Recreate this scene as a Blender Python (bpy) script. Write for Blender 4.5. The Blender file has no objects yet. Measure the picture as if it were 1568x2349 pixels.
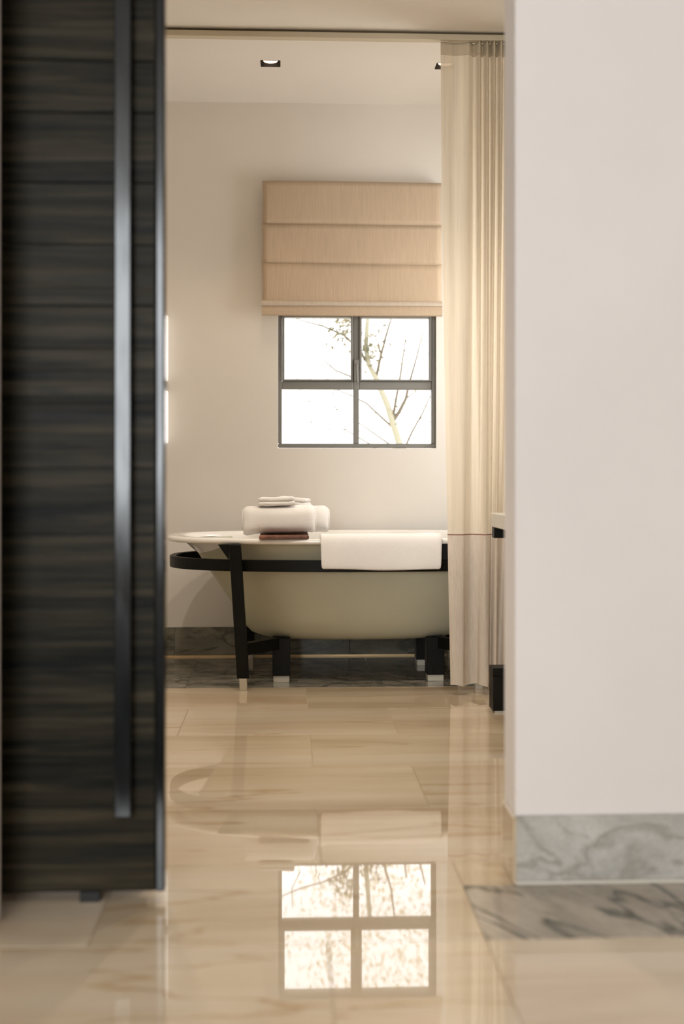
import bpy, bmesh, math, random
from mathutils import Vector, Matrix
S = bpy.context.scene
COL = S.collection
random.seed(7)

# ------------------------------------------------------------------ camera
FPX, HCAM, YAW = 2809.0, 0.88, math.radians(2.53)
CY, SY = math.cos(YAW), math.sin(YAW)
cd = bpy.data.cameras.new('camera'); cam = bpy.data.objects.new('camera', cd); COL.objects.link(cam)
cam.location = (0, 0, HCAM); cam.rotation_euler = (math.radians(90), 0, -YAW)
cd.sensor_fit = 'VERTICAL'; cd.sensor_height = 36.0; cd.sensor_width = 24.03
cd.lens = FPX/2349*36.0
cd.shift_y = -(1174.5-1092)/2349
cd.clip_start = 0.05
cd.dof.use_dof = True; cd.dof.focus_distance = 5.05; cd.dof.aperture_fstop = 2.0
S.camera = cam

# ------------------------------------------------------------------ world, light, exposure
w = bpy.data.worlds.new('sky'); S.world = w; w.use_nodes = True
bg = w.node_tree.nodes['Background']
bg.inputs[0].default_value = (1.0, 0.965, 0.95, 1); bg.inputs[1].default_value = 3.4
S.view_settings.view_transform = 'Standard'; S.view_settings.look = 'None'
S.view_settings.gamma = 1.0; S.view_settings.use_curve_mapping = False
S.view_settings.exposure = 0.1
S.cycles.max_bounces = 6; S.cycles.diffuse_bounces = 4; S.cycles.glossy_bounces = 3
S.cycles.use_adaptive_sampling = True; S.cycles.adaptive_threshold = 0.05
S.cycles.caustics_reflective = False; S.cycles.caustics_refractive = False
S.cycles.transparent_max_bounces = 12; S.cycles.transmission_bounces = 6
S.cycles.sample_clamp_indirect = 6.0

def area(name, loc, rot, sx, sy, power, col):
    l = bpy.data.lights.new(name, 'AREA'); l.shape = 'RECTANGLE'; l.size = sx; l.size_y = sy
    l.energy = power; l.color = col
    o = bpy.data.objects.new(name, l); o.location = loc; o.rotation_euler = rot; COL.objects.link(o)
    return o
# daylight through the big bedroom window behind the camera and through the window at the far end of the tub
area('bedroom_window_daylight', (-1.3, -3.55, 1.7), (math.radians(90), 0, 0), 1.6, 2.2, 175, (0.90, 0.96, 1.0))
area('tub_window_daylight', (1.58, 5.45, 1.55), (0, math.radians(90), 0), 1.15, 0.80, 10.5, (1.0, 0.985, 0.97))

# ------------------------------------------------------------------ helpers
def W(px, py, Y):
    """room point on the plane y=Y that the pixel's ray meets"""
    cx = (px-784)/FPX; cz = -(py-1092)/FPX
    dx = CY*cx + SY; dy = -SY*cx + CY
    t = Y/dy
    return Vector((dx*t, Y, HCAM + cz*t))
def WX(px, Y): return W(px, 1092, Y).x
def WZ(py, Y, px=784): return W(px, py, Y).z

def link(name, bm, mat, parent=None, smooth=False, bevel=0, bseg=2):
    me = bpy.data.meshes.new(name)
    bmesh.ops.recalc_face_normals(bm, faces=bm.faces)
    bm.to_mesh(me); bm.free()
    if mat: me.materials.append(mat)
    if smooth:
        for p in me.polygons: p.use_smooth = True
    o = bpy.data.objects.new(name, me); COL.objects.link(o)
    if parent: o.parent = parent
    if bevel:
        m = o.modifiers.new('bevel', 'BEVEL'); m.width = bevel; m.segments = bseg; m.limit_method = 'ANGLE'
    return o
def empty(name, loc=(0, 0, 0)):
    o = bpy.data.objects.new(name, None); COL.objects.link(o); o.location = loc; o.empty_display_size = .1
    return o
def adopt(o, p):
    """parent o to p keeping its place (p is moved only, never rotated)"""
    o.parent = p; o.matrix_parent_inverse = Matrix.Translation(-p.location)
    return o
def tag(o, label=None, cat=None, group=None, kind=None):
    if label: o['label'] = label
    if cat: o['category'] = cat
    if group: o['group'] = group
    if kind: o['kind'] = kind
    return o
def box(bm, x0, x1, y0, y1, z0, z1):
    v = [bm.verts.new(p) for p in ((x0,y0,z0),(x1,y0,z0),(x1,y1,z0),(x0,y1,z0),(x0,y0,z1),(x1,y0,z1),(x1,y1,z1),(x0,y1,z1))]
    for f in ((0,3,2,1),(4,5,6,7),(0,1,5,4),(1,2,6,5),(2,3,7,6),(3,0,4,7)):
        bm.faces.new([v[i] for i in f])
    return v
def boxo(name, x0, x1, y0, y1, z0, z1, mat, parent=None, bevel=0):
    bm = bmesh.new(); box(bm, x0, x1, y0, y1, z0, z1)
    o = link(name, bm, mat, None, False, bevel)
    if parent: adopt(o, parent)
    return o
def hexo(name, bot, top, mat, parent=None, bevel=0):
    """prism from 4 bottom points to 4 top points"""
    bm = bmesh.new(); v = [bm.verts.new(p) for p in list(bot)+list(top)]
    for f in ((0,3,2,1),(4,5,6,7),(0,1,5,4),(1,2,6,5),(2,3,7,6),(3,0,4,7)):
        bm.faces.new([v[i] for i in f])
    o = link(name, bm, mat, None, False, bevel)
    if parent: adopt(o, parent)
    return o
def loft(bm, rings, cap0=False, cap1=False, closed=True):
    R = [[bm.verts.new(p) for p in r] for r in rings]
    n = len(R[0])
    for a, b in zip(R, R[1:]):
        for i in range(n if closed else n-1):
            j = (i+1) % n
            bm.faces.new((a[i], a[j], b[j], b[i]))
    if cap0: bm.faces.new(R[0][::-1])
    if cap1: bm.faces.new(R[-1])
    return R
def sup(cx, cy, z, a, b, n=2.5, N=96):
    out = []
    for k in range(N):
        t = 2*math.pi*k/N; c, s = math.cos(t), math.sin(t)
        out.append((cx + a*math.copysign(abs(c)**(2/n), c), cy + b*math.copysign(abs(s)**(2/n), s), z))
    return out
def tube(bm, pts, rad, n=6):
    pts = [Vector(p) for p in pts]
    rings = []
    for i, p in enumerate(pts):
        d = (pts[min(i+1, len(pts)-1)] - pts[max(i-1, 0)]).normalized()
        u = d.orthogonal().normalized(); v = d.cross(u)
        if i and rings:
            pu = (Vector(rings[-1][0]) - pts[i-1]); pu = (pu - d*pu.dot(d))
            if pu.length > 1e-6: u = pu.normalized(); v = d.cross(u)
        r = rad[i] if isinstance(rad, (list, tuple)) else rad
        rings.append([p + r*(u*math.cos(2*math.pi*k/n) + v*math.sin(2*math.pi*k/n)) for k in range(n)])
    loft(bm, rings, True, True)

# ------------------------------------------------------------------ materials
def mat(name, col=(.8,.8,.8), rough=.6, metal=0, spec=.5):
    m = bpy.data.materials.new(name); m.use_nodes = True
    p = m.node_tree.nodes['Principled BSDF']
    p.inputs['Base Color'].default_value = (*col, 1); p.inputs['Roughness'].default_value = rough
    p.inputs['Metallic'].default_value = metal; p.inputs['Specular IOR Level'].default_value = spec
    return m, m.node_tree.nodes, m.node_tree.links, p
def nd(N, t, **kw):
    n = N.new(t)
    for k, v in kw.items():
        if k in n.inputs.keys(): n.inputs[k].default_value = v
        else: setattr(n, k, v)
    return n
def ramp(N, stops):
    r = N.new('ShaderNodeValToRGB'); e = r.color_ramp.elements
    while len(e) < len(stops): e.new(.5)
    for el, (p, c) in zip(e, stops): el.position = p; el.color = (*c, 1) if len(c) == 3 else c
    return r
def coords(N, L, scale=(1,1,1), kind='Object', jitter=0, rot=(0,0,0), pre=0):
    tc = N.new('ShaderNodeTexCoord'); mp = N.new('ShaderNodeMapping')
    mp.inputs['Scale'].default_value = scale; mp.inputs['Rotation'].default_value = rot
    if pre:
        pm = N.new('ShaderNodeMapping'); pm.inputs['Rotation'].default_value = (0, 0, pre); L.new(tc.outputs[kind], pm.inputs['Vector']); L.new(pm.outputs[0], mp.inputs['Vector'])
    else: L.new(tc.outputs[kind], mp.inputs['Vector'])
    if jitter:
        oi = N.new('ShaderNodeObjectInfo'); mu = nd(N, 'ShaderNodeMath', operation='MULTIPLY'); mu.inputs[1].default_value = jitter
        L.new(oi.outputs['Random'], mu.inputs[0])
        va = N.new('ShaderNodeVectorMath'); va.operation = 'ADD'
        L.new(mp.outputs[0], va.inputs[0]); L.new(mu.outputs[0], va.inputs[1]); return va.outputs[0]
    return mp.outputs[0]
def bump(N, L, p, h, strength=.2, dist=.01):
    b = nd(N, 'ShaderNodeBump', Strength=strength, Distance=dist); L.new(h, b.inputs['Height']); L.new(b.outputs[0], p.inputs['Normal'])

def plaster(name, col):
    m, N, L, p = mat(name, col, .75, 0, .25)
    v = coords(N, L, (1,1,1), 'Object')
    n = nd(N, 'ShaderNodeTexNoise', Scale=2.2, Detail=4.0); L.new(v, n.inputs['Vector'])
    d = tuple(c*.955 for c in col)
    r = ramp(N, ((.3, d), (.7, col))); L.new(n.outputs['Fac'], r.inputs[0]); L.new(r.outputs[0], p.inputs['Base Color'])
    n2 = nd(N, 'ShaderNodeTexNoise', Scale=90.0, Detail=3.0); L.new(v, n2.inputs['Vector']); bump(N, L, p, n2.outputs['Fac'], .06, .004)
    return m
M = {}
M['bath_paint'] = plaster('bathroom_plaster', (.85, .805, .735))
M['bed_paint'] = plaster('bedroom_plaster', (.82, .765, .73))
M['ceil_paint'] = plaster('ceiling_plaster', (.85, .805, .735))

def marble(name, stops, vein, scale, rough, jitter, veinpos=(.47, .5, .53), rot=(0,0,0), fine=18.0, det=7.0, fc=(.88,1.06), spec=.5, pre=0):
    m, N, L, p = mat(name, stops[0][1], rough, 0, spec)
    v = coords(N, L, scale, 'Object', jitter, rot, pre)
    n = nd(N, 'ShaderNodeTexNoise', Scale=1.0, Detail=det, Roughness=.58, Distortion=.35); L.new(v, n.inputs['Vector'])
    r = ramp(N, stops); L.new(n.outputs['Fac'], r.inputs[0])
    n2 = nd(N, 'ShaderNodeTexNoise', Scale=.8, Detail=5.0, Roughness=.5, Distortion=.9); L.new(v, n2.inputs['Vector'])
    rv = ramp(N, ((veinpos[0], (0,0,0)), (veinpos[1], (1,1,1)), (veinpos[2], (0,0,0)))); L.new(n2.outputs['Fac'], rv.inputs[0])
    mx = nd(N, 'ShaderNodeMix', data_type='RGBA'); 
    L.new(rv.outputs[0], mx.inputs[0]); L.new(r.outputs[0], mx.inputs[6]); mx.inputs[7].default_value = (*vein, 1)
    n3 = nd(N, 'ShaderNodeTexNoise', Scale=fine, Detail=4.0); L.new(v, n3.inputs['Vector'])
    r3 = ramp(N, ((.3, (fc[0],)*3), (.7, (fc[1],)*3))); L.new(n3.outputs['Fac'], r3.inputs[0])
    mm = nd(N, 'ShaderNodeMix', data_type='RGBA', blend_type='MULTIPLY'); mm.inputs[0].default_value = 1
    L.new(mx.outputs[2], mm.inputs[6]); L.new(r3.outputs[0], mm.inputs[7])
    oi = N.new('ShaderNodeObjectInfo'); rt = ramp(N, ((0, (.93,.92,.90)), (1, (1.05,1.05,1.06)))); L.new(oi.outputs['Random'], rt.inputs[0])
    mt = nd(N, 'ShaderNodeMix', data_type='RGBA', blend_type='MULTIPLY'); mt.inputs[0].default_value = 1
    L.new(mm.outputs[2], mt.inputs[6]); L.new(rt.outputs[0], mt.inputs[7]); L.new(mt.outputs[2], p.inputs['Base Color'])
    return m, N, L, p
M['tan_marble'], N, L, p = marble('tan_marble', ((.30, (.49,.37,.235)), (.48, (.60,.48,.335)), (.74, (.67,.565,.435))), (.48,.345,.20), (.55, 4.2, 1), .022, 37, (.49,.5,.51), fine=3.0, det=4.0, fc=(.95,1.03), spec=1.0)
p.inputs['IOR'].default_value = 1.95; p.inputs['Specular IOR Level'].default_value = .5
n = nd(N, 'ShaderNodeTexNoise', Scale=1.4, Detail=1.0); L.new(coords(N, L, (1,1,1), 'Object', 9), n.inputs['Vector']); bump(N, L, p, n.outputs['Fac'], .022, .006)
M['grey_marble'], *_ = marble('grey_marble', ((.30, (.15,.14,.11)), (.5, (.27,.245,.195)), (.72, (.38,.335,.27))), (.07,.07,.05), (4.0, 9.0, 9), .07, 23, (.455,.49,.525), (0,0,.5))
M['threshold_marble'], *_ = marble('threshold_marble', ((.3, (.26,.225,.175)), (.47, (.40,.345,.275)), (.7, (.48,.42,.345))), (.07,.07,.05), (8.0, 2.2, 9), .07, 3, (.42,.455,.49), det=3.0, pre=-.55)
M['light_grey_marble'], *_ = marble('light_grey_marble', ((.3, (.41,.395,.36)), (.5, (.49,.475,.44)), (.7, (.60,.58,.545))), (.36,.34,.30), (5, 5, 8), .25, 11, (.46,.5,.54), (.4,.5,.3))
M['dark_grey_marble'], *_ = marble('dark_grey_marble', ((.28, (.10,.098,.07)), (.5, (.19,.18,.135)), (.75, (.29,.27,.21))), (.07,.07,.05), (4, 4, 11), .25, 5, (.45,.5,.55), (.2,.5,.3))
M['grout'], *_ = mat('grout', (.60,.49,.35), .7)
M['joint'], *_ = mat('pale_joint', (.62,.58,.50), .7)
M['brass'], *_ = mat('brass_strip', (.75,.55,.30), .35, .6)

def wood(name, dark, light, scale, rough, jitter=17):
    m, N, L, p = mat(name, dark, rough, 0, .45)
    v = coords(N, L, scale, 'Object', jitter)
    n = nd(N, 'ShaderNodeTexNoise', Scale=1.0, Detail=8.0, Roughness=.65, Distortion=.5); L.new(v, n.inputs['Vector'])
    r = ramp(N, ((.38, dark), (.52, tuple((a+b)/2.6 for a, b in zip(dark, light))), (.68, light))); L.new(n.outputs['Fac'], r.inputs[0]); L.new(r.outputs[0], p.inputs['Base Color'])
    bump(N, L, p, n.outputs['Fac'], .35, .004)
    return m
M['ebony'] = wood('ebony_planks', (.006,.0065,.005), (.055,.045,.028), (1.6, 2, 42), .36)
M['ebony'].node_tree.nodes['Principled BSDF'].inputs['Specular IOR Level'].default_value = .06
M['black_wood'] = wood('black_lacquered_wood', (.004,.0037,.0027), (.008,.0075,.005), (8, 8, 3), .4)
M['black_wood'].node_tree.nodes['Principled BSDF'].inputs['Specular IOR Level'].default_value = .14
M['bronze'], N, L, p = mat('dark_bronze_strip', (.006,.007,.007), .13, 0, .42)
p.inputs['IOR'].default_value = 1.45
n = nd(N, 'ShaderNodeTexNoise', Scale=9.0, Detail=4.0); L.new(coords(N, L, (6,6,1)), n.inputs['Vector'])
r = ramp(N, ((.35, (.12,.12,.12)), (.7, (.2,.2,.2)))); L.new(n.outputs['Fac'], r.inputs[0]); L.new(r.outputs[0], p.inputs['Roughness'])
M['black'], *_ = mat('matt_black', (.006,.006,.006), .6)
M['steel'], *_ = mat('brushed_steel', (.52,.48,.39), .4, .25)
M['enamel'], N, L, p = mat('white_enamel', (.86,.83,.78), .12, 0, .5); p.inputs['Coat Weight'].default_value = .3
M['tub_grey'], N, L, p = mat('greige_tub_shell', (.36,.335,.255), .42)
n = nd(N, 'ShaderNodeTexNoise', Scale=5.0, Detail=3.0); L.new(coords(N, L), n.inputs['Vector'])
r = ramp(N, ((.3, (.47,.455,.335)), (.7, (.50,.485,.365)))); L.new(n.outputs['Fac'], r.inputs[0]); L.new(r.outputs[0], p.inputs['Base Color'])
def terry(name, col):
    m, N, L, p = mat(name, col, .95, 0, .1)
    n = nd(N, 'ShaderNodeTexNoise', Scale=420.0, Detail=2.0); v = coords(N, L); L.new(v, n.inputs['Vector'])
    n2 = nd(N, 'ShaderNodeTexNoise', Scale=14.0, Detail=2.0); L.new(v, n2.inputs['Vector'])
    a = nd(N, 'ShaderNodeMath', operation='ADD'); L.new(n.outputs['Fac'], a.inputs[0]); L.new(n2.outputs['Fac'], a.inputs[1])
    bump(N, L, p, a.outputs[0], .5, .003)
    p.inputs['Sheen Weight'].default_value = .25
    return m
M['terry'] = terry('white_terry', (.81, .78, .745))
M['rack_wood'] = wood('reddish_brown_wood', (.10,.035,.018), (.26,.11,.06), (30, 2, 20), .4)
M['window_steel'], *_ = mat('grey_bronze_steel', (.24,.235,.215), .45, .3)
M['reveal'], *_ = mat('white_reveal_paint', (.82,.79,.74), .7)

def cloth(name, col, trans, sheer=0, weave=(900, 900, 260), streak=None):
    m = bpy.data.materials.new(name); m.use_nodes = True; N, L = m.node_tree.nodes, m.node_tree.links
    N.clear(); out = N.new('ShaderNodeOutputMaterial')
    d = nd(N, 'ShaderNodeBsdfDiffuse'); t = nd(N, 'ShaderNodeBsdfTranslucent'); mx = nd(N, 'ShaderNodeMixShader', Fac=trans)
    v = coords(N, L, (1,1,1))
    mp = nd(N, 'ShaderNodeMapping'); mp.inputs['Scale'].default_value = streak or (60, 60, 4); L.new(v, mp.inputs[0])
    n = nd(N, 'ShaderNodeTexNoise', Scale=1.0, Detail=6.0, Roughness=.7); L.new(mp.outputs[0], n.inputs['Vector'])
    r = ramp(N, ((.3, tuple(c*.86 for c in col)), (.7, tuple(min(1, c*1.06) for c in col)))); L.new(n.outputs['Fac'], r.inputs[0])
    L.new(r.outputs[0], d.inputs[0]); L.new(r.outputs[0], t.inputs[0])
    b = nd(N, 'ShaderNodeBump', Strength=.25, Distance=.001); L.new(n.outputs['Fac'], b.inputs['Height'])
    L.new(b.outputs[0], d.inputs['Normal'])
    L.new(d.outputs[0], mx.inputs[1]); L.new(t.outputs[0], mx.inputs[2])
    last = mx
    if sheer:
        tr = nd(N, 'ShaderNodeBsdfTransparent'); m2 = nd(N, 'ShaderNodeMixShader', Fac=sheer)
        L.new(mx.outputs[0], m2.inputs[1]); L.new(tr.outputs[0], m2.inputs[2]); last = m2
    L.new(last.outputs[0], out.inputs[0])
    return m
M['sheer'] = cloth('cream_sheer', (.82,.73,.59), .45, .06, streak=(40, 40, 1))
M['heading'] = cloth('cream_heading', (.78,.69,.54), .25, 0, streak=(40, 40, 1))
M['linen'] = cloth('beige_linen', (.74,.65,.55), .32, 0, streak=(250, 250, 20))
M['burgundy'], *_ = mat('dusky_red_thread', (.30,.13,.11), .8)
M['blind'] = cloth('roman_blind_linen', (.68,.535,.385), .10, 0, streak=(240, 240, 6))
M['blind_pale'] = cloth('roman_blind_lining', (.76,.66,.54), .15, 0, streak=(200, 200, 6))
M['rail_shadow'], *_ = mat('brown_rail_shadow', (.16,.125,.075), .7)
M['rail'], *_ = mat('painted_rail', (.62,.55,.42), .5)

def glass(name):
    m = bpy.data.materials.new(name); m.use_nodes = True; N, L = m.node_tree.nodes, m.node_tree.links
    N.clear(); out = N.new('ShaderNodeOutputMaterial')
    t = nd(N, 'ShaderNodeBsdfTransparent'); g = nd(N, 'ShaderNodeBsdfGlossy', Roughness=.02); f = nd(N, 'ShaderNodeFresnel', IOR=1.35)
    mx = N.new('ShaderNodeMixShader'); L.new(f.outputs[0], mx.inputs[0]); L.new(t.outputs[0], mx.inputs[1]); L.new(g.outputs[0], mx.inputs[2]); L.new(mx.outputs[0], out.inputs[0])
    return m
M['glass'] = glass('window_glass')
def emit(name, col, s):
    m, N, L, p = mat(name, col, .4); p.inputs['Emission Color'].default_value = (*col, 1); p.inputs['Emission Strength'].default_value = s
    return m
M['lamp'] = emit('warm_lamp', (1, .72, .48), 2.2)
M['opal'] = emit('opal_glass', (1, .95, .90), .4)
M['counter'], *_ = mat('pale_grey_counter', (.60,.56,.49), .3)
M['bark'], *_ = mat('pale_bark', (.34,.34,.26), .9)
M['twig'], *_ = mat('pale_twig', (.13,.115,.085), .9)
def leafm(name, a, b):
    m, N, L, p = mat(name, a, .7)
    n = nd(N, 'ShaderNodeTexNoise', Scale=6.0); L.new(coords(N, L), n.inputs['Vector'])
    r = ramp(N, ((.35, a), (.65, b))); L.new(n.outputs['Fac'], r.inputs[0]); L.new(r.outputs[0], p.inputs['Base Color'])
    p.inputs['Subsurface Weight'].default_value = 0
    return m
M['leaf'] = leafm('pale_green_leaf', (.13,.13,.07), (.20,.18,.11))
M['leaf_yellow'] = leafm('pale_yellow_leaf', (.64,.54,.35), (.52,.50,.32))
M['ground'], *_ = mat('garden_gravel', (.70,.65,.55), .95)

# ------------------------------------------------------------------ structure
XL, XR, YB = -1.25, 1.32, 6.0          # bathroom
ZC, ZS = 2.706, 2.662                  # ceiling over the tub, soffit in front of it
YW0, YW1 = 2.625, 2.755                # partition wall between the rooms
XJ = WX(1181, YW0)                     # right jamb of the opening

def wall_with_holes(name, axis, pos0, pos1, u0, u1, z0, z1, holes, m):
    """slab whose thickness runs along axis from pos0 to pos1, with rectangular holes (u0,u1,z0,z1)"""
    us = sorted({u0, u1, *[h[0] for h in holes], *[h[1] for h in holes]})
    zs = sorted({z0, z1, *[h[2] for h in holes], *[h[3] for h in holes]})
    solid = lambda a, b: not any(h[0]-1e-6 <= a < h[1]-1e-6 and h[2]-1e-6 <= b < h[3]-1e-6 for h in holes)
    bm = bmesh.new(); V = {}
    def P(p, u, z):
        k = (p, round(u, 5), round(z, 5))
        if k not in V:
            V[k] = bm.verts.new((p, u, z) if axis == 'x' else ((u, p, z) if axis == 'y' else (u, z, p)))
        return V[k]
    nu, nz = len(us)-1, len(zs)-1
    S_ = [[solid(us[i], zs[j]) for j in range(nz)] for i in range(nu)]
    g = lambda i, j: 0 <= i < nu and 0 <= j < nz and S_[i][j]
    for i in range(nu):
        for j in range(nz):
            if not S_[i][j]: continue
            a, b, c, d = us[i], us[i+1], zs[j], zs[j+1]
            for p in (pos0, pos1): bm.faces.new((P(p,a,c), P(p,b,c), P(p,b,d), P(p,a,d)))
            for (di, dj, q) in ((-1,0,((a,c),(a,d))), (1,0,((b,c),(b,d))), (0,-1,((a,c),(b,c))), (0,1,((a,d),(b,d)))):
                if not g(i+di, j+dj):
                    bm.faces.new((P(pos0,*q[0]), P(pos0,*q[1]), P(pos1,*q[1]), P(pos1,*q[0])))
    return link(name, bm, m)

# window opening in the back wall
WX0, WX1, WZ0, WZ1 = WX(637, YB), WX(1000, YB), WZ(1028, YB, 816), 2.16
wb = wall_with_holes('wall_back', 'y', YB, YB+.2, XL-.2, XR+.2, 0, 2.95, [(WX0, WX1, WZ0, WZ1)], M['bath_paint'])
tag(wb, 'cream plastered back wall behind the bathtub', 'wall', kind='structure')
wl = boxo('wall_left', XL-.2, XL, YW1, YB, 0, 2.95, M['bath_paint']); tag(wl, 'cream plastered side wall of the bathroom, hidden by the door', 'wall', kind='structure')
wr = wall_with_holes('wall_right', 'x', XR, XR+.2, YW1, YB, 0, 2.95, [(5.05, 5.85, .98, 2.13)], M['bath_paint'])
tag(wr, 'cream plastered side wall behind the vanity counter', 'wall', kind='structure')
# partition with the doorway
wf = wall_with_holes('wall_front', 'y', YW0, YW1, -.30, 2.6, 0, 2.95, [(-.30, XJ, 0, 2.45)], M['bed_paint'])
tag(wf, 'pinkish white wall at the right of the doorway', 'wall', kind='structure')
XP = WX(-5, 2.44)
o = boxo('wall_pocket', -2.8, XP, 2.36, 2.46, 0, 2.95, M['bed_paint']); tag(o, 'off-white wall edge left of the sliding door', 'wall', kind='structure')
o = boxo('wall_pocket_inner', -2.8, -.30, YW0, YW1, 0, 2.95, M['bed_paint']); tag(o, 'inner skin of the sliding door pocket behind the dark door', 'wall', kind='structure')
o = boxo('wall_pocket_header', XP, 2.6, 2.36, 2.46, 2.45, 2.95, M['bed_paint']); tag(o, 'wall above the doorway', 'wall', kind='structure')
# bedroom shell
o = boxo('wall_bedroom_left', -3.0, -2.8, -3.6, YW1, 0, 2.95, M['bed_paint']); tag(o, 'left wall of the bedroom', 'wall', kind='structure')
o = boxo('wall_bedroom_right', 2.6, 2.8, -3.6, YW1, 0, 2.95, M['bed_paint']); tag(o, 'right wall of the bedroom', 'wall', kind='structure')
o = wall_with_holes('wall_rear', 'y', -3.5, -3.4, -3.0, 2.8, 0, 2.95, [(-2.1, -.5, .58, 2.75)], M['bed_paint']); tag(o, 'rear wall of the bedroom with a wide window', 'wall', kind='structure')
o = boxo('ceiling_bedroom', -3.0, 2.8, -3.5, YW1, 2.95, 3.1, M['ceil_paint']); tag(o, 'bedroom ceiling', 'ceiling', kind='structure')

# bathroom ceilings; the one over the tub has square cut-outs for the downlights
DL = .044
YD = 5.43
DLX = [WX(620, YD), WX(1021, YD), WX(354, YD)]
ce = wall_with_holes('ceiling', 'z', ZC, ZC+.2, XL-.2, XR+.2, 4.95, YB, [(x-DL, x+DL, YD-DL, YD+DL) for x in DLX], M['ceil_paint'])
tag(ce, 'cream ceiling over the bathtub with square downlights', 'ceiling', kind='structure')
SDX, SDY = (-.55, .10, .75), 3.95
so = wall_with_holes('ceiling_soffit', 'z', ZS, 2.906, XL-.2, XR+.2, YW1, 4.95, [(x-DL, x+DL, SDY-DL, SDY+DL) for x in SDX], M['ceil_paint']); tag(so, 'lower tan soffit in front of the curtain rail', 'ceiling', kind='structure')

# ------------------------------------------------------------------ floor with its tiles
fl = boxo('floor', -3.0, 2.8, -3.6, YB+.2, -.12, -.003, M['grout']); tag(fl, 'polished tan and grey marble tiled floor', 'floor', kind='structure')
TILES = {}
def tile(x0, x1, y0, y1, m, name='tile'):
    g = .0003 if m == 'grey_marble' else .0008
    sx, sy = x1-x0-2*g, y1-y0-2*g
    key = (round(sx, 4), round(sy, 4), m)
    if key not in TILES:
        bm = bmesh.new(); c = .0008
        rings = [[(-sx/2,-sy/2,-.003),(sx/2,-sy/2,-.003),(sx/2,sy/2,-.003),(-sx/2,sy/2,-.012)],
                 [(-sx/2,-sy/2,-c),(sx/2,-sy/2,-c),(sx/2,sy/2,-c),(-sx/2,sy/2,-c)],
                 [(-sx/2+c,-sy/2+c,0),(sx/2-c,-sy/2+c,0),(sx/2-c,sy/2-c,0),(-sx/2+c,sy/2-c,0)]]
        loft(bm, rings, True, True)
        o = link(name, bm, M[m]); TILES[key] = o.data
    else:
        o = bpy.data.objects.new(name, TILES[key]); COL.objects.link(o)
    o.location = ((x0+x1)/2, (y0+y1)/2, 0); o.parent = fl
    return o
BY0 = 5.10                                   # grey border along the back wall
XT0 = WX(716, 3.79)                          # a joint the photograph shows
TS = .75
XS0 = XT0 + .30
rows = [(BY0 - .465*(k+1), BY0 - .465*k) for k in range(20)]
for k, (a, b) in enumerate(rows):
    if b < -3.4: break
    a = max(a, -3.4)
    off = (k % 2)*.30
    x = XT0 + off - 5*TS
    while x < 2.6:
        xa, xb = max(x, -2.8), min(x+TS, 2.6)
        if xb - xa > .03:
            # the grey threshold strip replaces part of the field in front of the right wall
            if b > 2.30 and a < 2.62 and xb > XS0:
                if xa < XS0-.03: tile(xa, XS0, a, b, 'tan_marble')
                lo = max(xa, XS0)
                if a < 2.309: tile(lo, xb, a, 2.31, 'tan_marble')
                if b > 2.622: tile(lo, xb, 2.622, b, 'tan_marble')
            else:
                tile(xa, xb, a, b, 'tan_marble')
        x += TS
x = XS0
while x < 2.6:
    tile(x, min(x+.9, 2.6), 2.31, 2.622, 'threshold_marble'); x += .9
x = WX(865, BY0) - 3*.8
while x < XR:
    xa, xb = max(x, XL), min(x+.8, XR)
    if xb-xa > .02:
        tile(xa, xb, BY0, 5.58, 'grey_marble')
        tile(xa, xb, 5.58, YB, 'grey_marble')
    x += .8

rug = boxo('rug', -2.55, .9, -3.1, 1.72, .0, .012, bpy.data.materials.new('added_dark_rug')); tag(rug, 'dark woven rug added behind the viewer, out of view, to dim reflections in the door handle', 'rug')  # unseen rug, added so the door handle reflects a darker floor
m_ = rug.data.materials[0]; m_.use_nodes = True; p_ = m_.node_tree.nodes['Principled BSDF']; p_.inputs['Roughness'].default_value = .95; p_.inputs['Specular IOR Level'].default_value = .1
n_ = nd(m_.node_tree.nodes, 'ShaderNodeTexNoise', Scale=60.0); r_ = ramp(m_.node_tree.nodes, ((.3, (.045,.04,.036)), (.7, (.075,.068,.06))))
m_.node_tree.links.new(n_.outputs['Fac'], r_.inputs[0]); m_.node_tree.links.new(r_.outputs[0], p_.inputs['Base Color'])

# ------------------------------------------------------------------ baseboards
ZB = WZ(1438, YB, 450)
b = empty('baseboard_back', (0, YB, 0)); tag(b, 'grey veined marble baseboard along the back wall', 'baseboard', kind='structure')
x = XL; first = True
for x1 in (-.55, .30, 1.0, XR):
    boxo('panel', x+.001, x1-.001, YB-.016, YB, .008, ZB, M['dark_grey_marble'], b, .001); x = x1
t = boxo('trim_1', XL, XR, YB-.02, YB-.001, 0, .0078, M['brass']); tag(t, 'thin brass-coloured line where the back baseboard meets the floor', 'trim', kind='structure')
ZN = WZ(1868, YW0, 1300)
b = empty('baseboard_right', (XJ, YW0, 0)); tag(b, 'light grey marble baseboard under the right wall', 'baseboard', kind='structure')
boxo('panel', XJ, 1.35, YW0-.014, YW0, .010, ZN, M['light_grey_marble'], b, .001)
boxo('panel', 1.352, 2.6, YW0-.014, YW0, .010, ZN, M['light_grey_marble'], b, .001)
rp = boxo('return_panel', XJ-.006, XJ, YW0-.014, YW1, .002, ZN-.003, M['tan_marble'], b, .001); tag(rp, 'tan marble return inside the doorway')
boxo('joint', XJ, 2.6, YW0-.015, YW0, .0012, .0095, M['joint'], b)
b = empty('baseboard_left', (XL, 4.3, 0)); tag(b, 'grey marble baseboard along the left bathroom wall', 'baseboard', kind='structure')
boxo('panel', XL, XL+.015, YW1, YB-.02, 0, ZB, M['dark_grey_marble'], b)

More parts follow.
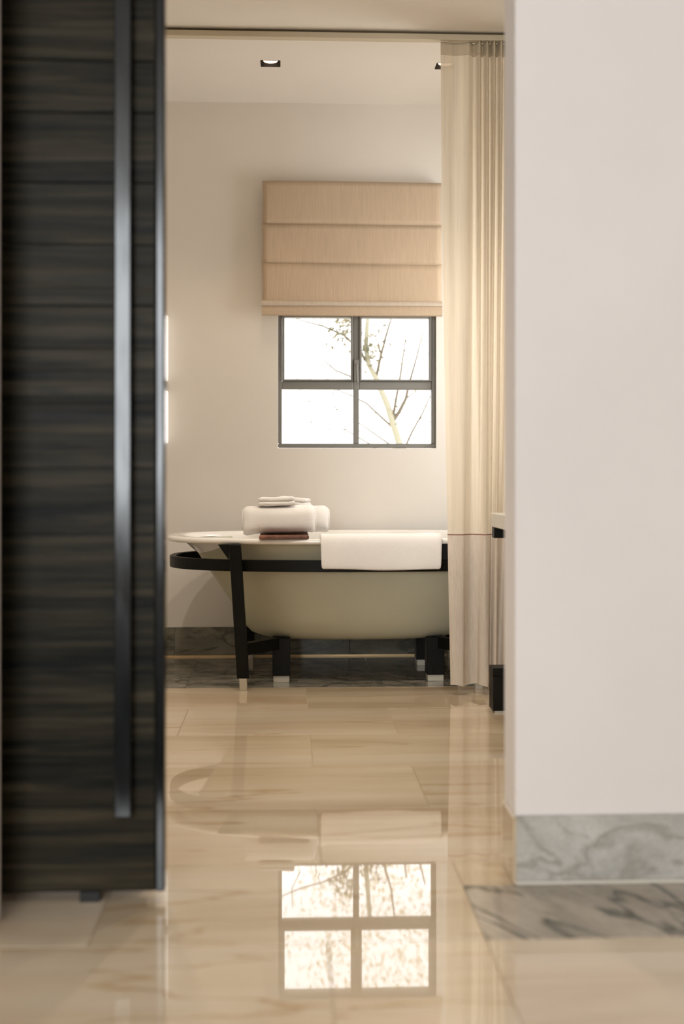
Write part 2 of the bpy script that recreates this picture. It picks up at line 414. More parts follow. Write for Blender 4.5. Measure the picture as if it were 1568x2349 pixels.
# ------------------------------------------------------------------ window in the back wall
YG = YB+.055
win = empty('window_1', ((WX0+WX1)/2, YB, WZ0)); tag(win, 'grey steel casement window above the bathtub, panes glowing white', 'window', kind='structure')
def wbar(name, x0, x1, z0, z1, y0=YB+.028, y1=YB+.075):
    return boxo(name, x0, x1, y0, y1, z0, z1, M['window_steel'], win, .004)
k = 6.05/FPX
xm = WX(816, YG); zt = WZ(885, YG, 816); zt2 = zt + .345
fz0 = WZ0+.002
wbar('sill_bar', WX0+.001, WX1-.001, fz0, fz0+.021)
wbar('head_bar', WX0+.001, WX1-.001, WZ1-.03, WZ1-.001)
wbar('stile', WX0+.001, WX0+.020, fz0+.021, WZ1-.03); wbar('stile', WX1-.020, WX1-.001, fz0+.021, WZ1-.03)
wbar('mullion', xm-.014, xm+.014, fz0+.021, WZ1-.03)
wbar('transom', WX0+.020, xm-.014, zt-.020, zt+.020); wbar('transom', xm+.014, WX1-.020, zt-.020, zt+.020)
wbar('transom', WX0+.020, xm-.014, zt2-.012, zt2+.012); wbar('transom', xm+.014, WX1-.020, zt2-.012, zt2+.012)
for side, (xa, xb) in enumerate(((WX0+.020, xm-.014), (xm+.014, WX1-.020))):
    for j, (za, zb) in enumerate(((fz0+.021, zt-.020), (zt+.020, zt2-.003), (zt2+.012, WZ1-.03))):
        wd = .013 if j else .005
        if j:                                     # opening casement: its own slim frame
            c = empty('casement', ((xa+xb)/2, YB+.03, za)); adopt(c, win)
            for q in ((xa+.0005, xa+wd, za, zb), (xb-wd, xb-.0005, za, zb), (xa+wd, xb-wd, za, za+wd*.7), (xa+wd, xb-wd, zb-wd*.7, zb)):
                s = boxo('casement_bar', q[0], q[1], YB+.018, YB+.06, q[2], q[3], M['window_steel'], None, .003)
                s.parent = c; s.matrix_parent_inverse = Matrix.Translation(-(c.location))
            xa2, xb2, za2, zb2 = xa+wd, xb-wd, za+wd*.7, zb-wd*.7
        else: xa2, xb2, za2, zb2 = xa, xb, za, zb
        boxo('pane', xa2, xb2, YG-.002, YG+.002, za2, zb2, M['glass'], win)
bm = bmesh.new()
hz = WZ(860, YB, 815)
box(bm, xm-.012, xm+.012, YB+.004, YB+.03, hz-.03, hz+.075)
tube(bm, [(xm, YB+.006, hz+.05), (xm, YB-.012, hz+.05), (xm, YB-.014, hz+.03), (xm+.004, YB-.014, hz-.04)], [.006, .006, .006, .005], 8)
adopt(link('latch', bm, M['window_steel'], None, False, .002), win)
tag(boxo('sill', WX0-.004, WX1+.004, YB+.03, YB+.2, WZ0-.02, WZ0-.001, M['reveal'], win))

# side window over the vanity and the bedroom window, out of the picture
def side_window(name, label, pieces):
    e = empty(name, pieces[0][:1] + (pieces[0][2], pieces[0][4])); tag(e, label, 'window', kind='structure')
    for q in pieces: boxo('frame_bar', *q, M['window_steel'], e)
side_window('window_2', 'side window at the far end of the tub, behind the curtain', [(XR+.06, XR+.1, 5.05, 5.85, .98, 1.01), (XR+.06, XR+.1, 5.05, 5.85, 2.10, 2.13), (XR+.06, XR+.1, 5.05, 5.08, 1.01, 2.10), (XR+.06, XR+.1, 5.82, 5.85, 1.01, 2.10), (XR+.06, XR+.1, 5.435, 5.465, 1.01, 2.10)])
side_window('window_3', 'tall bedroom window behind the viewer', [(-2.1, -.5, -3.47, -3.43, .58, .62), (-2.1, -.5, -3.47, -3.43, 2.71, 2.75), (-2.1, -2.06, -3.47, -3.43, .62, 2.71), (-.54, -.5, -3.47, -3.43, .62, 2.71)])

# ------------------------------------------------------------------ sliding door of dark planks
YDR = 2.545
dx1 = WX(378, YDR)
door = empty('door_1', (dx1-.35, YDR+.02, .022)); tag(door, 'dark ebony plank sliding door standing half open at the left', 'door', kind='structure')
zd = lambda py: WZ(py, YDR, 130)
cuts = [2.42, 2.30, 2.15, 2.01, 1.87, zd(137), zd(258), zd(419), zd(560), zd(700), zd(800), zd(925), zd(1075), zd(1225), zd(1373), zd(1540), zd(1700), zd(1850), .022]
xe = WX(356, YDR)
for a, b in zip(cuts, cuts[1:]):
    pl = boxo('plank', dx1-.95, xe-.001, YDR, YDR+.036, b+.0012, a-.0012, M['ebony'], door, .0015)
boxo('core', dx1-.95, xe-.001, YDR+.008, YDR+.0365, .022, 2.42, M['black'], door)
es = boxo('edge_strip', xe, dx1, YDR-.004, YDR+.037, .022, 2.42, M['bronze'], door, .004); tag(es, 'glossy dark edge strip catching the daylight')
hx0, hx1 = WX(262, YDR-.03), WX(301, YDR-.03)
hd = boxo('handle', hx0, hx1, YDR-.034, YDR-.022, zd(1868), 2.30, M['bronze'], door, .003); tag(hd, 'long flat dark bronze pull bar')
for z in (.32, 1.2, 2.1):
    s = boxo('standoff', hx0+.008, hx1-.008, YDR-.022, YDR+.002, z, z+.03, M['black'], None); s.parent = hd
g = boxo('floor_guide', WX(182, YDR), WX(228, YDR), YDR+.004, YDR+.03, .0, .021, M['black']); tag(g, 'small black floor guide under the dark sliding door', 'door guide')

# ------------------------------------------------------------------ bathtub
TX, TY = .303, 5.49
RA, RB, ZR = .838, .448, .62
tub = empty('bathtub', (TX, TY, 0)); tag(tub, 'freestanding oval bathtub with greige shell, white rim and black wooden frame', 'bathtub')
N_ = 2.5
bm = bmesh.new()
prof = [(.597,.735,.395,2.5),(.55,.707,.388,2.5),(.47,.655,.378,2.45),(.40,.607,.367,2.4),(.33,.560,.352,2.4),(.27,.523,.334,2.4),(.225,.497,.312,2.4),(.195,.468,.282,2.4),(.178,.425,.24,2.4),(.172,.36,.19,2.3),(.170,.2,.1,2.2)]
loft(bm, [sup(TX, TY, z, a, b_, n) for z, a, b_, n in prof], False, True)
adopt(link('shell', bm, M['tub_grey'], None, True), tub)
bm = bmesh.new()
rp_ = [(.600,-.10,-.045),(.5975,-.03,-.02),(.5965,-.008,-.008),(.600,-.002,-.002),(.606,0,0),(.612,0,0),(.6175,-.003,-.003),(.620,-.010,-.010),(.6205,-.03,-.026),(.620,-.058,-.050),(.616,-.066,-.058),(.606,-.072,-.064),(.590,-.078,-.069)]
loft(bm, [sup(TX, TY, z, RA+da, RB+db, N_) for z, da, db in rp_])
adopt(link('rim', bm, M['enamel'], None, True), tub)
bm = bmesh.new()
ip = [(.590,.760,.379),(.54,.70,.37),(.46,.645,.36),(.38,.59,.345),(.30,.535,.325),(.25,.49,.30),(.215,.43,.25),(.20,.33,.17),(.197,.1,.06)]
loft(bm, [sup(TX, TY, z, a, b_, N_) for z, a, b_ in ip], False, True)
adopt(link('basin', bm, M['enamel'], None, True), tub)
# ring band
ra, rb, rz0, rz1, rt = .826, .432, .4825, .531, .028
bm = bmesh.new()
loft(bm, [sup(TX, TY, rz0, ra, rb, N_), sup(TX, TY, rz1, ra, rb, N_), sup(TX, TY, rz1, ra-rt, rb-rt, N_), sup(TX, TY, rz0, ra-rt, rb-rt, N_), sup(TX, TY, rz0, ra, rb, N_)])
bmesh.ops.remove_doubles(bm, verts=bm.verts, dist=1e-5)
rg = link('frame_ring', bm, M['black_wood'], None, False, .003); adopt(rg, tub); tag(rg, 'black wooden band running round the tub')
def leg(sx, sy):
    yt = TY + sy*.422; yb = TY + sy*.462       # depth of the leg at its top and foot (outer faces)
    xt = TX - .303 + WX(538, 5.07); xb = TX - .303 + WX(557, 5.03)
    if sx > 0: xt, xb = 2*TX-xt, 2*TX-xb
    hw = .0245; zt_, zb_ = .597, .050
    dt = sy*.05
    Q = lambda xc, yo, z, w_: [(xc-w_, min(yo, yo-dt), z), (xc+w_, min(yo, yo-dt), z), (xc+w_, max(yo, yo-dt), z), (xc-w_, max(yo, yo-dt), z)]
    l = hexo('leg', Q(xb, yb, zb_, hw), Q(xt, yt, zt_, hw), M['black_wood'], tub, .003)
    xf = xb + (xb-xt)*.05; 
    f = hexo('foot', Q(xf, yb, 0, hw*.62), Q(xb, yb, zb_, hw*.62), M['steel'], None, .001)
    f.parent = l; tag(f, 'pale metal foot')
    # gusset under the rim
    s = 1 if sx > 0 else -1
    xg = xt + s*hw; yg0, yg1 = sorted((yt-dt*.15, yt-dt*.85))
    bm = bmesh.new()
    v = [bm.verts.new(p) for p in ((xg, yg0, .597), (xg+s*.045, yg0, .597), (xg, yg0, .533), (xg, yg1, .597), (xg+s*.045, yg1, .597), (xg, yg1, .533))]
    for q in ((0,1,2),(3,5,4),(0,3,4,1),(1,4,5,2),(2,5,3,0)): bm.faces.new([v[i] for i in q])
    gu = link('gusset', bm, M['black_wood']); gu.parent = l
    # inner block leg and its stretcher
    bx = WX(645, 5.21); bx = bx if sx < 0 else 2*TX-bx
    by = TY + sy*.262; ya, yb2 = sorted((by, by - sy*.09))
    bl = boxo('block_leg', bx-.038, bx+.038, ya, yb2, .027, .188, M['black_wood'], tub, .003)
    bf = boxo('foot', bx-.034, bx+.034, ya+.006, yb2-.006, 0, .0268, M['steel'], None, .001)
    bf.parent = bl
    p0 = Vector((xb - (xb-xt)*.2, yb-dt*.6, 0)); p1 = Vector((bx, by - sy*.04, 0)); d = (p1-p0).normalized(); n = Vector((-d.y, d.x, 0))*.018
    hexo('stretcher', [p0-n+Vector((0,0,.14)), p1-n+Vector((0,0,.14)), p1+n+Vector((0,0,.14)), p0+n+Vector((0,0,.14))],
         [p0-n+Vector((0,0,.19)), p1-n+Vector((0,0,.19)), p1+n+Vector((0,0,.19)), p0+n+Vector((0,0,.19))], M['black_wood'], tub, .002)
for sx in (-1, 1):
    for sy in (-1, 1): leg(sx, sy)
xk = WX(1030, 5.07)
boxo('bracket', xk-.030, xk+.030, TY-.425, TY-.395, .531, .597, M['black_wood'], tub, .002)
boxo('bracket', xk-.030, xk+.030, TY+.395, TY+.425, .531, .597, M['black_wood'], tub, .002)

# ------------------------------------------------------------------ bath rack, towels
r0, r1 = WX(594, 5.05), WX(705, 5.05)
rack = empty('bath_rack', ((r0+r1)/2, TY, ZR)); tag(rack, 'reddish brown wooden rack laid across the bathtub under the rolled towels', 'bath rack')
boxo('board', r0, r1, TY-.443, TY+.44, .6208, .6325, M['rack_wood'], rack, .002)
boxo('lip', r1-.001, r1+.006, TY-.436, TY+.43, .6215, .6325, M['rack_wood'], rack, .002)

def rolled_towel(name, x0, x1, yc, z0, h, d, seed, droop0, droop1, label, tilt=0):
    rnd = random.Random(seed)
    e = empty(name, ((x0+x1)/2, yc, z0)); tag(e, label, 'towel', 'rolled bath towels on the rack')
    NS, NX = 40, 22
    ph = [rnd.uniform(0, 6.28) for _ in range(6)]
    bm = bmesh.new(); rings = []
    for i in range(NX+1):
        u = i/NX; x = x0 + (x1-x0)*u
        endr = min(u, 1-u)*(x1-x0)            # rounding near the ends
        s = 1 - .16*max(0, 1-endr/.022)**2
        dr = droop0*max(0, 1-u/.24)**1.5 + droop1*max(0, (u-.90)/.10)**1.5
        ring = []
        for k in range(NS):
            t = 2*math.pi*k/NS; c, sn = math.cos(t), math.sin(t); n = 2.9
            yy = d/2*s*math.copysign(abs(c)**(2/n), c); zz = h/2*s*math.copysign(abs(sn)**(2/n), sn)
            wv = 1 + .018*math.sin(3*t+ph[0]+u*2) + .012*math.sin(5*t+ph[1]-u*3) + .012*math.sin(u*9+ph[2])
            sag = -.007*math.sin(math.pi*u)*(1 if sn > 0 else 0) 
            ring.append((x, yc+yy*wv, max(z0 + h/2 + zz*wv + sag + tilt*u, z0) - dr*(1 if sn < .3 else .35)))
        rings.append(ring)
    loft(bm, rings, True, True)
    o = link('roll', bm, M['terry'], None, True); adopt(o, e)
    # spiral edge showing at both ends
    for xs, sg, dr in ((x0, -1, droop0), (x1, 1, droop1)):
        bm = bmesh.new(); pts = []
        for q in range(90):
            t = q/89*math.pi*6.2; rr = .40*(1-q/89*.88)
            c, sn = math.cos(t), math.sin(t)
            pts.append((xs+sg*.002, yc + d*rr*c*.98, z0 + h/2 + h*rr*sn*.98 - dr*.55))
        tube(bm, pts, .0045, 6)
        adopt(link('spiral_edge', bm, M['terry'], None, True), e)
    return e
rolled_towel('rolled_towel', WX(558, 5.2), WX(722, 5.2), 5.245, .6335, .122, .17, 3, .010, .010, 'thick white bath towel roll nearest the front of the bathtub, on the rack', .006)
rolled_towel('rolled_towel', WX(600, 5.42), WX(752, 5.42), 5.43, .6335, .118, .17, 8, 0, .010, 'white bath towel roll behind the front one, its end sticking out to the right')

def folded_cloth(name, x0, x1, y0, y1, z0, layers, th, rz, tilt, label):
    e = empty(name, ((x0+x1)/2, (y0+y1)/2, z0)); tag(e, label, 'towel', 'folded face cloths on the rolled towels')
    e.rotation_euler = (0, tilt, rz)
    hw, hd = (x1-x0)/2, (y1-y0)/2
    bm = bmesh.new(); bmesh.ops.create_grid(bm, x_segments=1, y_segments=1, size=1); bm.free()
    for k in range(layers):
        bm = bmesh.new(); rings = []
        ins = .002*(k % 2)
        for i in range(15):
            u = i/14; x = -hw + ins + (2*hw-2*ins)*u
            er = max(0, 1-min(u, 1-u)*2*hw/.006)
            hh = th*(.5-.22*er*er)
            zc = th*(k+.5) + .0010*math.sin(u*7+k)+ .0006*math.sin(u*13)
            prof = []
            for j in range(16):
                t = 2*math.pi*j/16; c, sn = math.cos(t), math.sin(t)
                prof.append((x, (hd-ins)*math.copysign(abs(c)**.25, c), zc + hh*1.04*math.copysign(abs(sn)**.35, sn)))
            rings.append(prof)
        loft(bm, rings, True, True)
        o = link('layer', bm, M['terry'], None, True); o.parent = e
    return e
folded_cloth('face_cloth', WX(592, 5.2), WX(676, 5.2), 5.175, 5.29, .7545, 2, .018, .0, -.035, 'small white folded face cloth in front on top of the towel rolls')
folded_cloth('face_cloth', WX(640, 5.4), WX(707, 5.4), 5.35, 5.46, .7535, 2, .016, -.25, .09, 'small white folded face cloth lying behind and right of another on the towel rolls')

# towel draped over the near rim
def draped():
    x0, x1 = WX(734, 5.03), WX(1013, 5.03)
    zb_ = WZ(1309, 5.02, 870)
    yo = TY-RB
    path = [(yo+.10, .575), (yo+.085, .605), (yo+.07, .626), (yo+.04, .630), (yo+.012, .6295), (yo-.006, .622), (yo-.014, .603), (yo-.017, .57), (yo-.018, .535), (yo-.019, zb_)]
    e = empty('draped_towel', ((x0+x1)/2, yo, zb_)); tag(e, 'flat white bath mat towel draped over the front rim of the bathtub', 'towel')
    for lay in range(2):
        bm = bmesh.new(); rows_ = []
        off = .0085*lay; ins = .004*(1-lay)
        for i in range(41):
            u = i/40; x = x0+ins + (x1-x0-2*ins)*u
            row = []
            for j, (y, z) in enumerate(path):
                f = max(0, (j-5)/4)
                y2 = y - off*(1 if j > 4 else .2) - .003*f*math.sin(u*9+.6) - .002*f*math.sin(u*17)
                z2 = z + off*(1 if 1 < j < 6 else .2 if j < 9 else 0) + (.003*math.sin(u*7+1)+.003*(1-u) - .004*(1-lay)*0)*(1 if j == len(path)-1 else 0) + (.006*(1-lay) if j == len(path)-1 else 0)
                xx = x + f*(.004*(1-2*u))
                row.append((xx, y2, z2))
            rows_.append(row)
        loft(bm, rows_, closed=False)
        o = link('fold', bm, M['terry'], None, True); adopt(o, e)
        m = o.modifiers.new('s', 'SOLIDIFY'); m.thickness = .0075; m.offset = 0
        m = o.modifiers.new('d', 'SUBSURF'); m.levels = 1; m.render_levels = 1
draped()

# ------------------------------------------------------------------ roman blind
YBL = 5.945
bx0, bx1 = WX(601, YBL), WX(1012, YBL)
bl = empty('roman_blind', ((bx0+bx1)/2, YBL, WZ(724, YBL))); tag(bl, 'beige linen roman blind half lowered over the steel window', 'blind')
zz = [WZ(p, YBL, 806) for p in (417, 516, 606, 693)]
boxo('headrail', bx0+.004, bx1-.004, YBL+.003, YB-.001, zz[0]-.04, zz[0]-.002, M['blind_pale'], bl)
for k in range(3):
    bm = bmesh.new(); rows_ = []
    za, zb_ = zz[k]-(.001 if k else 0), (zz[k+1]+.001 if k < 2 else WZ(718, YBL, 806))
    for i in range(31):
        u = i/30; row = []
        for j in range(9):
            v = j/8; z = za + (zb_-za)*v
            bow = math.sin(math.pi*v)
            x = bx0 + (bx1-bx0)*u + (.004*bow if u < .03 else -.004*bow if u > .97 else 0) - .002*k*(1-2*u)*.5
            y = YBL - .003*bow - .003*k - .0012*math.sin(u*11+k*2)*bow
            row.append((x, y, z + (.002*math.sin(u*5) if k == 0 and j == 0 else 0)))
        rows_.append(row)
    loft(bm, rows_, closed=False)
    o = link('panel', bm, M['blind'], None, True); adopt(o, bl); o.modifiers.new('s', 'SOLIDIFY').thickness = .003
    bm = bmesh.new(); tube(bm, [(bx0+.001, YBL-.002-.003*k, zb_), (bx1-.001, YBL-.002-.003*k, zb_)], .0028, 8)
    if k < 2: adopt(link('seam', bm, M['blind'], None, True), bl)
    else: bm.free()
# gathered folds at the bottom
for k, (pa, pb, dy) in enumerate(((693, 704, .020), (703, 725, .013))):
    za, zb_ = WZ(pa, YBL, 806), WZ(pb, YBL, 806)
    bm = bmesh.new(); rings = []
    for i in range(25):
        u = i/24; x = bx0 - .002 + (bx1-bx0+.004)*u
        sg = -.002*math.sin(math.pi*u)*k
        rings.append([(x, YBL-.012, za+.004), (x, YBL-dy-.004, za-.003), (x, YBL-dy-.008, (za+zb_)/2+sg), (x, YBL-dy-.005, zb_+.003+sg), (x, YBL-.006, zb_+sg), (x, YBL+.006, zb_+.003+sg), (x, YBL+.006, za+.004)])
    loft(bm, rings, True, True)
    adopt(link('bottom_fold', bm, M['blind_pale'] if k == 0 else M['blind'], None, False, .001), bl)

# ------------------------------------------------------------------ curtain rail and curtain
YC = 4.90
cr = empty('curtain_rail', (0, YC, ZS)); tag(cr, 'slim painted curtain rail along the edge of the soffit', 'curtain rail')
zr0, zr1 = WZ(91, YC), WZ(78, YC)
boxo('track', XL+.002, XR-.002, YC-.02, YC+.02, zr0, zr1, M['rail'], cr, .002)
boxo('shadow_strip', XL+.01, XR-.01, YC-.006, YC+.008, zr1, ZS-.0003, M['rail_shadow'], cr)  # brown strip stands in for the shadow line between rail and soffit
CT = [(1010,0),(1024,.004),(1040,.012),(1060,.005),(1075,-.003),(1088,.022),(1098,-.018),(1107,.024),(1116,-.018),(1124,.024),(1132,-.018),(1140,.024),(1148,-.018),(1156,.024),(1166,-.018),(1176,.024),(1188,-.01),(1200,.02),(1215,-.01),(1230,.01)]
CB = [(1033,.004),(1040,-.014),(1050,-.022),(1061,-.018),(1066,.010),(1080,.030),(1094,.022),(1099,-.010),(1108,-.020),(1118,-.016),(1121,.016),(1126,.030),(1130,-.008),(1136,-.014),(1139,.024),(1148,.028),(1156,-.016),(1168,.02),(1180,-.01),(1195,.02)]
def crv(P, u):
    n = len(P)-1; f = min(u*n, n-1e-6); i = int(f); t = f-i
    g = lambda k: P[max(0, min(n, k))]
    out = []
    for a in (0, 1):
        p0, p1, p2, p3 = g(i-1)[a], g(i)[a], g(i+1)[a], g(i+2)[a]
        out.append(.5*((2*p1) + (-p0+p2)*t + (2*p0-5*p1+4*p2-p3)*t*t + (-p0+3*p1-3*p2+p3)*t**3))
    return out
ZCT, ZCB = zr0-.002, WZ(1574, YC)
ZBAND = WZ(1228, YC)
def cpt(u, z):
    v = (ZCT-z)/(ZCT-ZCB); s = v**1.35
    a, b_ = crv(CT, u), crv(CB, u)
    px = a[0]*(1-s)+b_[0]*s; dy = a[1]*(1-s)+b_[1]*s
    # the left hem line leans as the photograph shows
    return (WX(px, YC), YC + dy, z)
cu = empty('curtain', (WX(1090, YC), YC, ZCB)); tag(cu, 'cream sheer curtain with beige linen lower part, drawn aside at the right', 'curtain')
def cpart(name, za, zb_, nz, m, th, off=0):
    bm = bmesh.new(); rows_ = []
    for i in range(161):
        u = i/160; row = []
        for j in range(nz+1):
            z = za + (zb_-za)*j/nz
            x, y, z = cpt(u, z); row.append((x, y+off, z + (.004*math.sin(u*23) if z < ZCB+.001 else 0)))
        rows_.append(row)
    loft(bm, rows_, closed=False)
    o = link(name, bm, m, None, True); adopt(o, cu)
    if th: mm = o.modifiers.new('s', 'SOLIDIFY'); mm.thickness = th; mm.offset = 0
    return o
cpart('heading_tape', ZCT, WZ(122, YC), 4, M['heading'], .0022, -.0012)
cpart('sheer_panel', WZ(122, YC), ZBAND+.004, 40, M['sheer'], 0)
tag(cpart('stitched_line', ZBAND+.004, ZBAND+.0005, 1, M['burgundy'], .001, -.0006), 'thin dusky red stitched line')
tag(cpart('linen_panel', ZBAND+.0005, ZCB, 24, M['linen'], 0), 'beige linen lower part')
for u in (.30, .42, .53, .64, .74, .85, .95):
    x, y, z = cpt(u, ZCT)
    bm = bmesh.new(); tube(bm, [(x, YC, zr0-.003), (x, (YC+y)/2, zr0-.006), (x, y, ZCT-.014)], .0025, 6)
    adopt(link('hook', bm, M['steel'], None, True), cu)

# ------------------------------------------------------------------ downlights
def downlight(x, y, zc, label, power, angle, col):
    d = empty('downlight', (x, y, zc)); tag(d, label, 'downlight', 'ceiling downlights')
    bm = bmesh.new(); e = DL-.0015
    bb = [(-e,-e),(e,-e),(e,e),(-e,e)]
    lo = [bm.verts.new((a, b_, -.001)) for a, b_ in bb]; hi = [bm.verts.new((a, b_, .07)) for a, b_ in bb]
    for q in range(4): bm.faces.new((lo[q], lo[(q+1) % 4], hi[(q+1) % 4], hi[q]))
    bm.faces.new(hi)
    h = link('housing', bm, M['black'], d); h.modifiers.new('s', 'SOLIDIFY').thickness = .001
    bm = bmesh.new()
    rings = [[(r*math.cos(2*math.pi*q/24), r*math.sin(2*math.pi*q/24), z) for q in range(24)] for r, z in ((.033,.030),(.034,.016),(.031,.011),(.02,.007),(.005,.005))]
    loft(bm, rings, True, True)
    link('lamp', bm, M['lamp'], d, True)
    l = bpy.data.lights.new('downlight_beam', 'SPOT'); l.energy = power; l.color = col; l.spot_size = math.radians(angle); l.spot_blend = .55; l.shadow_soft_size = .035
    lo_ = bpy.data.objects.new('downlight_beam', l); lo_.parent = d; lo_.location = (0, 0, -.012); COL.objects.link(lo_)
for x, lb in zip(DLX, ('square black recessed downlight with warm lamp in the middle of the ceiling', 'square black recessed downlight half hidden by the curtain top', 'square recessed downlight just peeking past the door edge')):
    downlight(x, YD, ZC, lb, 7, 80, (1, .78, .55))
for x, lb in zip(SDX, ('square recessed downlight in the soffit near the left bathroom wall, added out of view for light', 'square recessed downlight in the middle of the soffit, added out of view for light', 'square recessed downlight in the soffit over the vanity counter, added out of view for light')):
    downlight(x, SDY, ZS, lb, 41, 108, (1, .90, .78))  # unseen soffit lamps, added to brighten the floor and tub front

# ------------------------------------------------------------------ wall light beside the tub
YL = YB-.045
xl = WX(386, YL)-.03
wlamp = empty('wall_light', (xl, YB, 1.04)); tag(wlamp, 'white wall light of two upright tubes beside the dark door edge', 'wall light')
for a, b_ in ((1017, 896), (875, 723)):
    z0, z1 = WZ(a, YL, 385), WZ(b_, YL, 385)
    bm = bmesh.new(); c = .006
    rings = [[(xl+r*math.cos(2*math.pi*q/24), YL+r*math.sin(2*math.pi*q/24), z) for q in range(24)] for r, z in ((.022, z0), (.029, z0+c), (.029, z1-c), (.022, z1))]
    loft(bm, rings, True, True); adopt(link('tube', bm, M['opal'], None, False, .002), wlamp)
zc0, zc1 = WZ(896, YL, 385), WZ(875, YL, 385)
boxo('bracket', xl-.022, xl+.022, YL-.022, YB, zc0, zc1, M['steel'], wlamp, .003)

# ------------------------------------------------------------------ vanity counter and low stool at the right
YV = 4.50
vx = WX(1125, YV)
va = empty('vanity_counter', (1.0, 3.8, .65)); tag(va, 'pale grey vanity counter on a black frame, its end showing past the wall edge', 'vanity')
vz1, vz0 = WZ(1176, YV, 1125), WZ(1208, YV, 1125)
boxo('countertop', vx, XR-.001, 3.0, YV, vz0, vz1, M['counter'], va, .003)
zb_ = WZ(1233, YV, 1125)
boxo('cross_beam', vx+.004, XR-.001, YV-.05, YV-.002, zb_, vz0, M['black_wood'], va, .002)
boxo('cross_beam', vx+.10, XR-.001, 3.02, 3.06, zb_, vz0, M['black_wood'], va, .002)
boxo('rear_beam', XR-.05, XR-.001, 3.06, YV-.05, zb_, vz0, M['black_wood'], va, .002)
sx0 = WX(1121, 4.60)
st = empty('low_stool', (sx0+.17, 4.555, 0)); tag(st, 'low black wooden step stool in front of the curtain foot', 'stool')
zs1 = WZ(1533, 4.51, 1135)
boxo('step', sx0, sx0+.34, 4.51, 4.60, zs1-.03, zs1, M['black_wood'], st, .002)
boxo('side_panel', sx0+.0005, sx0+.075, 4.5105, 4.5995, .008, zs1-.0302, M['black_wood'], st, .002)
boxo('side_panel', sx0+.265, sx0+.3395, 4.5105, 4.5995, .008, zs1-.0302, M['black_wood'], st, .002)
for xx in (sx0+.008, sx0+.285):
    for yy in (4.516, 4.575):
        boxo('foot', xx, xx+.04, yy, yy+.02, 0, .008, M['steel'], st)

# ------------------------------------------------------------------ garden outside the window
gr = boxo('ground', -8, 9, YB+.25, 26, -.3, -.02, M['ground']); tag(gr, 'pale garden ground outside', 'ground', kind='structure')
def leaves(name, centres, n, spread, size, m, parent, seed):
    rnd = random.Random(seed); bm = bmesh.new()
    for c in centres:
        for _ in range(n):
            p = Vector(c) + Vector([rnd.gauss(0, s) for s in spread])
            d = Vector((rnd.uniform(-1,1), rnd.uniform(-1,1), rnd.uniform(-1,.4))).normalized(); s = size*rnd.uniform(.6, 1.3)
            u = d.orthogonal().normalized()
            v = [bm.verts.new(q) for q in (p, p+d*s*.5+u*s*.22, p+d*s, p+d*s*.5-u*s*.22)]
            bm.faces.new(v)
    o = link(name, bm, m); adopt(o, parent); tag(o, kind='stuff'); return o
YT = 8.4
tr = empty('garden_tree', tuple(W(1015, 1383, YT)*1.0)); tr.location.z = -.02
tag(tr, 'thin pale tree with bare forking branches close outside the window', 'tree')
def branch(name, pts, r0, r1, m='twig'):
    P = []
    for k, q in enumerate(pts):
        p = W(q[0], q[1], YT + (q[2] if len(q) > 2 else 0)); P.append(p)
    # smooth subdivision
    Q = []
    for a, b_ in zip(P, P[1:]):
        Q += [a, (a*2+b_)/3, (a+b_*2)/3]
    Q.append(P[-1])
    n = len(Q)
    bm = bmesh.new(); tube(bm, Q, [(r0+(r1-r0)*i/(n-1))*(1.0 if m == 'bark' else 1.5) for i in range(n)], 7)
    o = link(name, bm, M[m], None, True); adopt(o, tr); return o
branch('trunk', [(1010,1384),(965,1180),(922,1040),(905,985),(888,930),(872,892),(862,868),(846,838),(838,800),(842,740),(850,640)], .030, .014, 'bark')
branch('branch', [(899,968),(915,945),(930,915),(938,880),(955,820),(975,740)], .011, .003)
branch('branch', [(899,968),(908,915),(918,860),(925,810),(932,755)], .008, .003)
branch('branch', [(862,868),(872,820),(885,770),(897,730),(905,660)], .008, .003)
branch('branch', [(846,838),(820,800),(790,770),(740,748),(690,735),(640,715)], .007, .003)
branch('branch', [(922,1040),(945,990),(970,945),(990,900),(1000,850)], .006, .003)
branch('branch', [(905,985),(872,955),(840,925),(800,905),(760,890),(700,880),(650,850)], .006, .002)
branch('branch', [(872,892),(820,870),(770,850),(740,825),(722,800),(725,770)], .006, .002)
branch('branch', [(922,1040),(880,1010),(830,975),(790,950),(760,930),(700,920)], .005, .002)
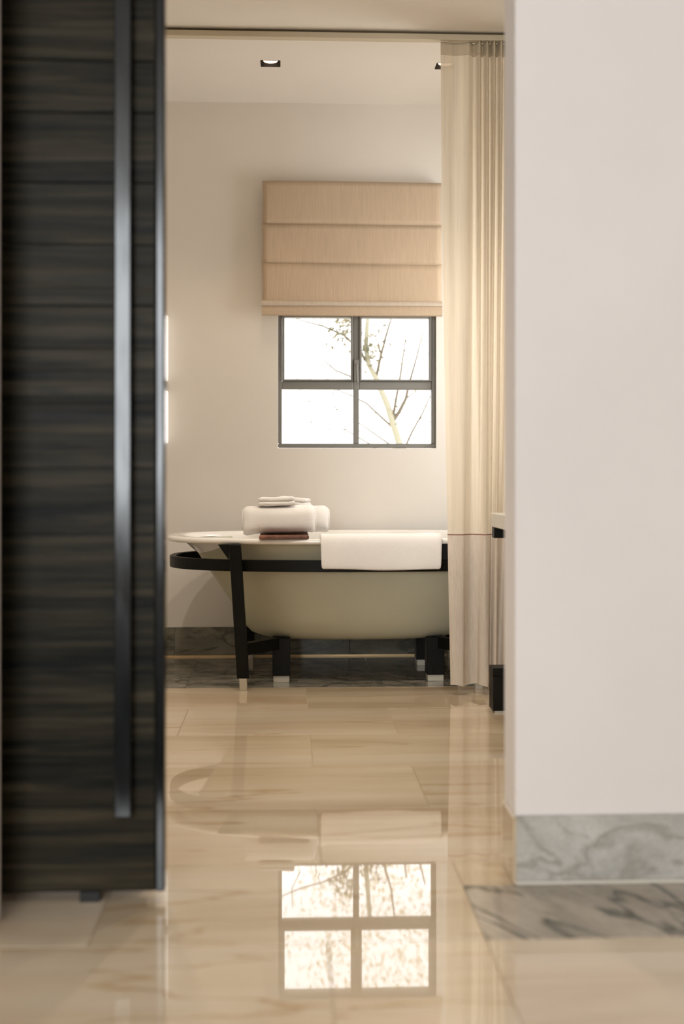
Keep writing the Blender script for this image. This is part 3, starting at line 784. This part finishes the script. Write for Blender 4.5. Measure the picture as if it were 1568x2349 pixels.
branch('branch', [(965,1180),(880,1050),(850,1020),(790,985),(740,985),(690,990)], .006, .002)
branch('branch', [(930,915),(950,900),(965,870),(975,830),(985,800)], .004, .002)
rnd = random.Random(4)
for k in range(16):
    x0 = rnd.uniform(655, 985); y0 = rnd.uniform(740, 1010)
    a = rnd.uniform(-2.6, -.4); ln = rnd.uniform(35, 90)
    branch('twig', [(x0, y0, rnd.uniform(0,.4)), (x0+ln*.5*math.cos(a), y0+ln*.5*math.sin(a)+4, .1), (x0+ln*math.cos(a+.3), y0+ln*math.sin(a+.3), .1)], .0028, .0015)
cl = [W(x, y, YT-.05) for x, y in ((795,750),(780,765),(800,735),(850,795),(858,780),(845,810),(930,940),(900,905),(925,740),(930,790),(760,840),(680,905),(750,1005),(690,840),(700,930),(980,915))]
leaves('foliage', cl[:3], 60, (.05,.08,.04), .045, M['leaf'], tr, 1)
leaves('foliage', cl[3:6], 44, (.04,.06,.05), .045, M['leaf'], tr, 2)
leaves('foliage', cl[6:], 16, (.09,.1,.09), .032, M['leaf'], tr, 3)
# taller yellowish trees behind
for k, (x, y, h) in enumerate(((-2.0, 11.2, 4.6), (1.2, 12.4, 5.0), (4.3, 11.2, 4.6))):
    t = empty('tall_tree', (x, y, -.02))
    tag(t, ['tall pale yellow tree beyond the garden tree, at the left of the window view', 'tall pale yellow tree straight beyond the garden tree', 'tall pale yellow tree beyond the garden tree, at the right'][k], 'tree', 'tall trees beyond the window')
    bm = bmesh.new(); lean = 1.25 if k == 1 else 0
    tube(bm, [(x+lean, y, -.02), (x+lean, y, 1.2), (x+lean*.95, y, 2.6), (x+lean*.5, y, 3.3), (x, y, h)], [.07,.06,.045,.035,.02], 8)
    adopt(link('trunk', bm, M['bark'], None, True), t)
    rnd = random.Random(20+k)
    cs = [(x+rnd.uniform(-1.2,1.2), y+rnd.uniform(-.8,.8), rnd.uniform(2.7, h+.6)) for _ in range(46)]
    leaves('crown', cs, 130, (.30,.3,.27), .065, M['leaf_yellow'], t, 40+k)
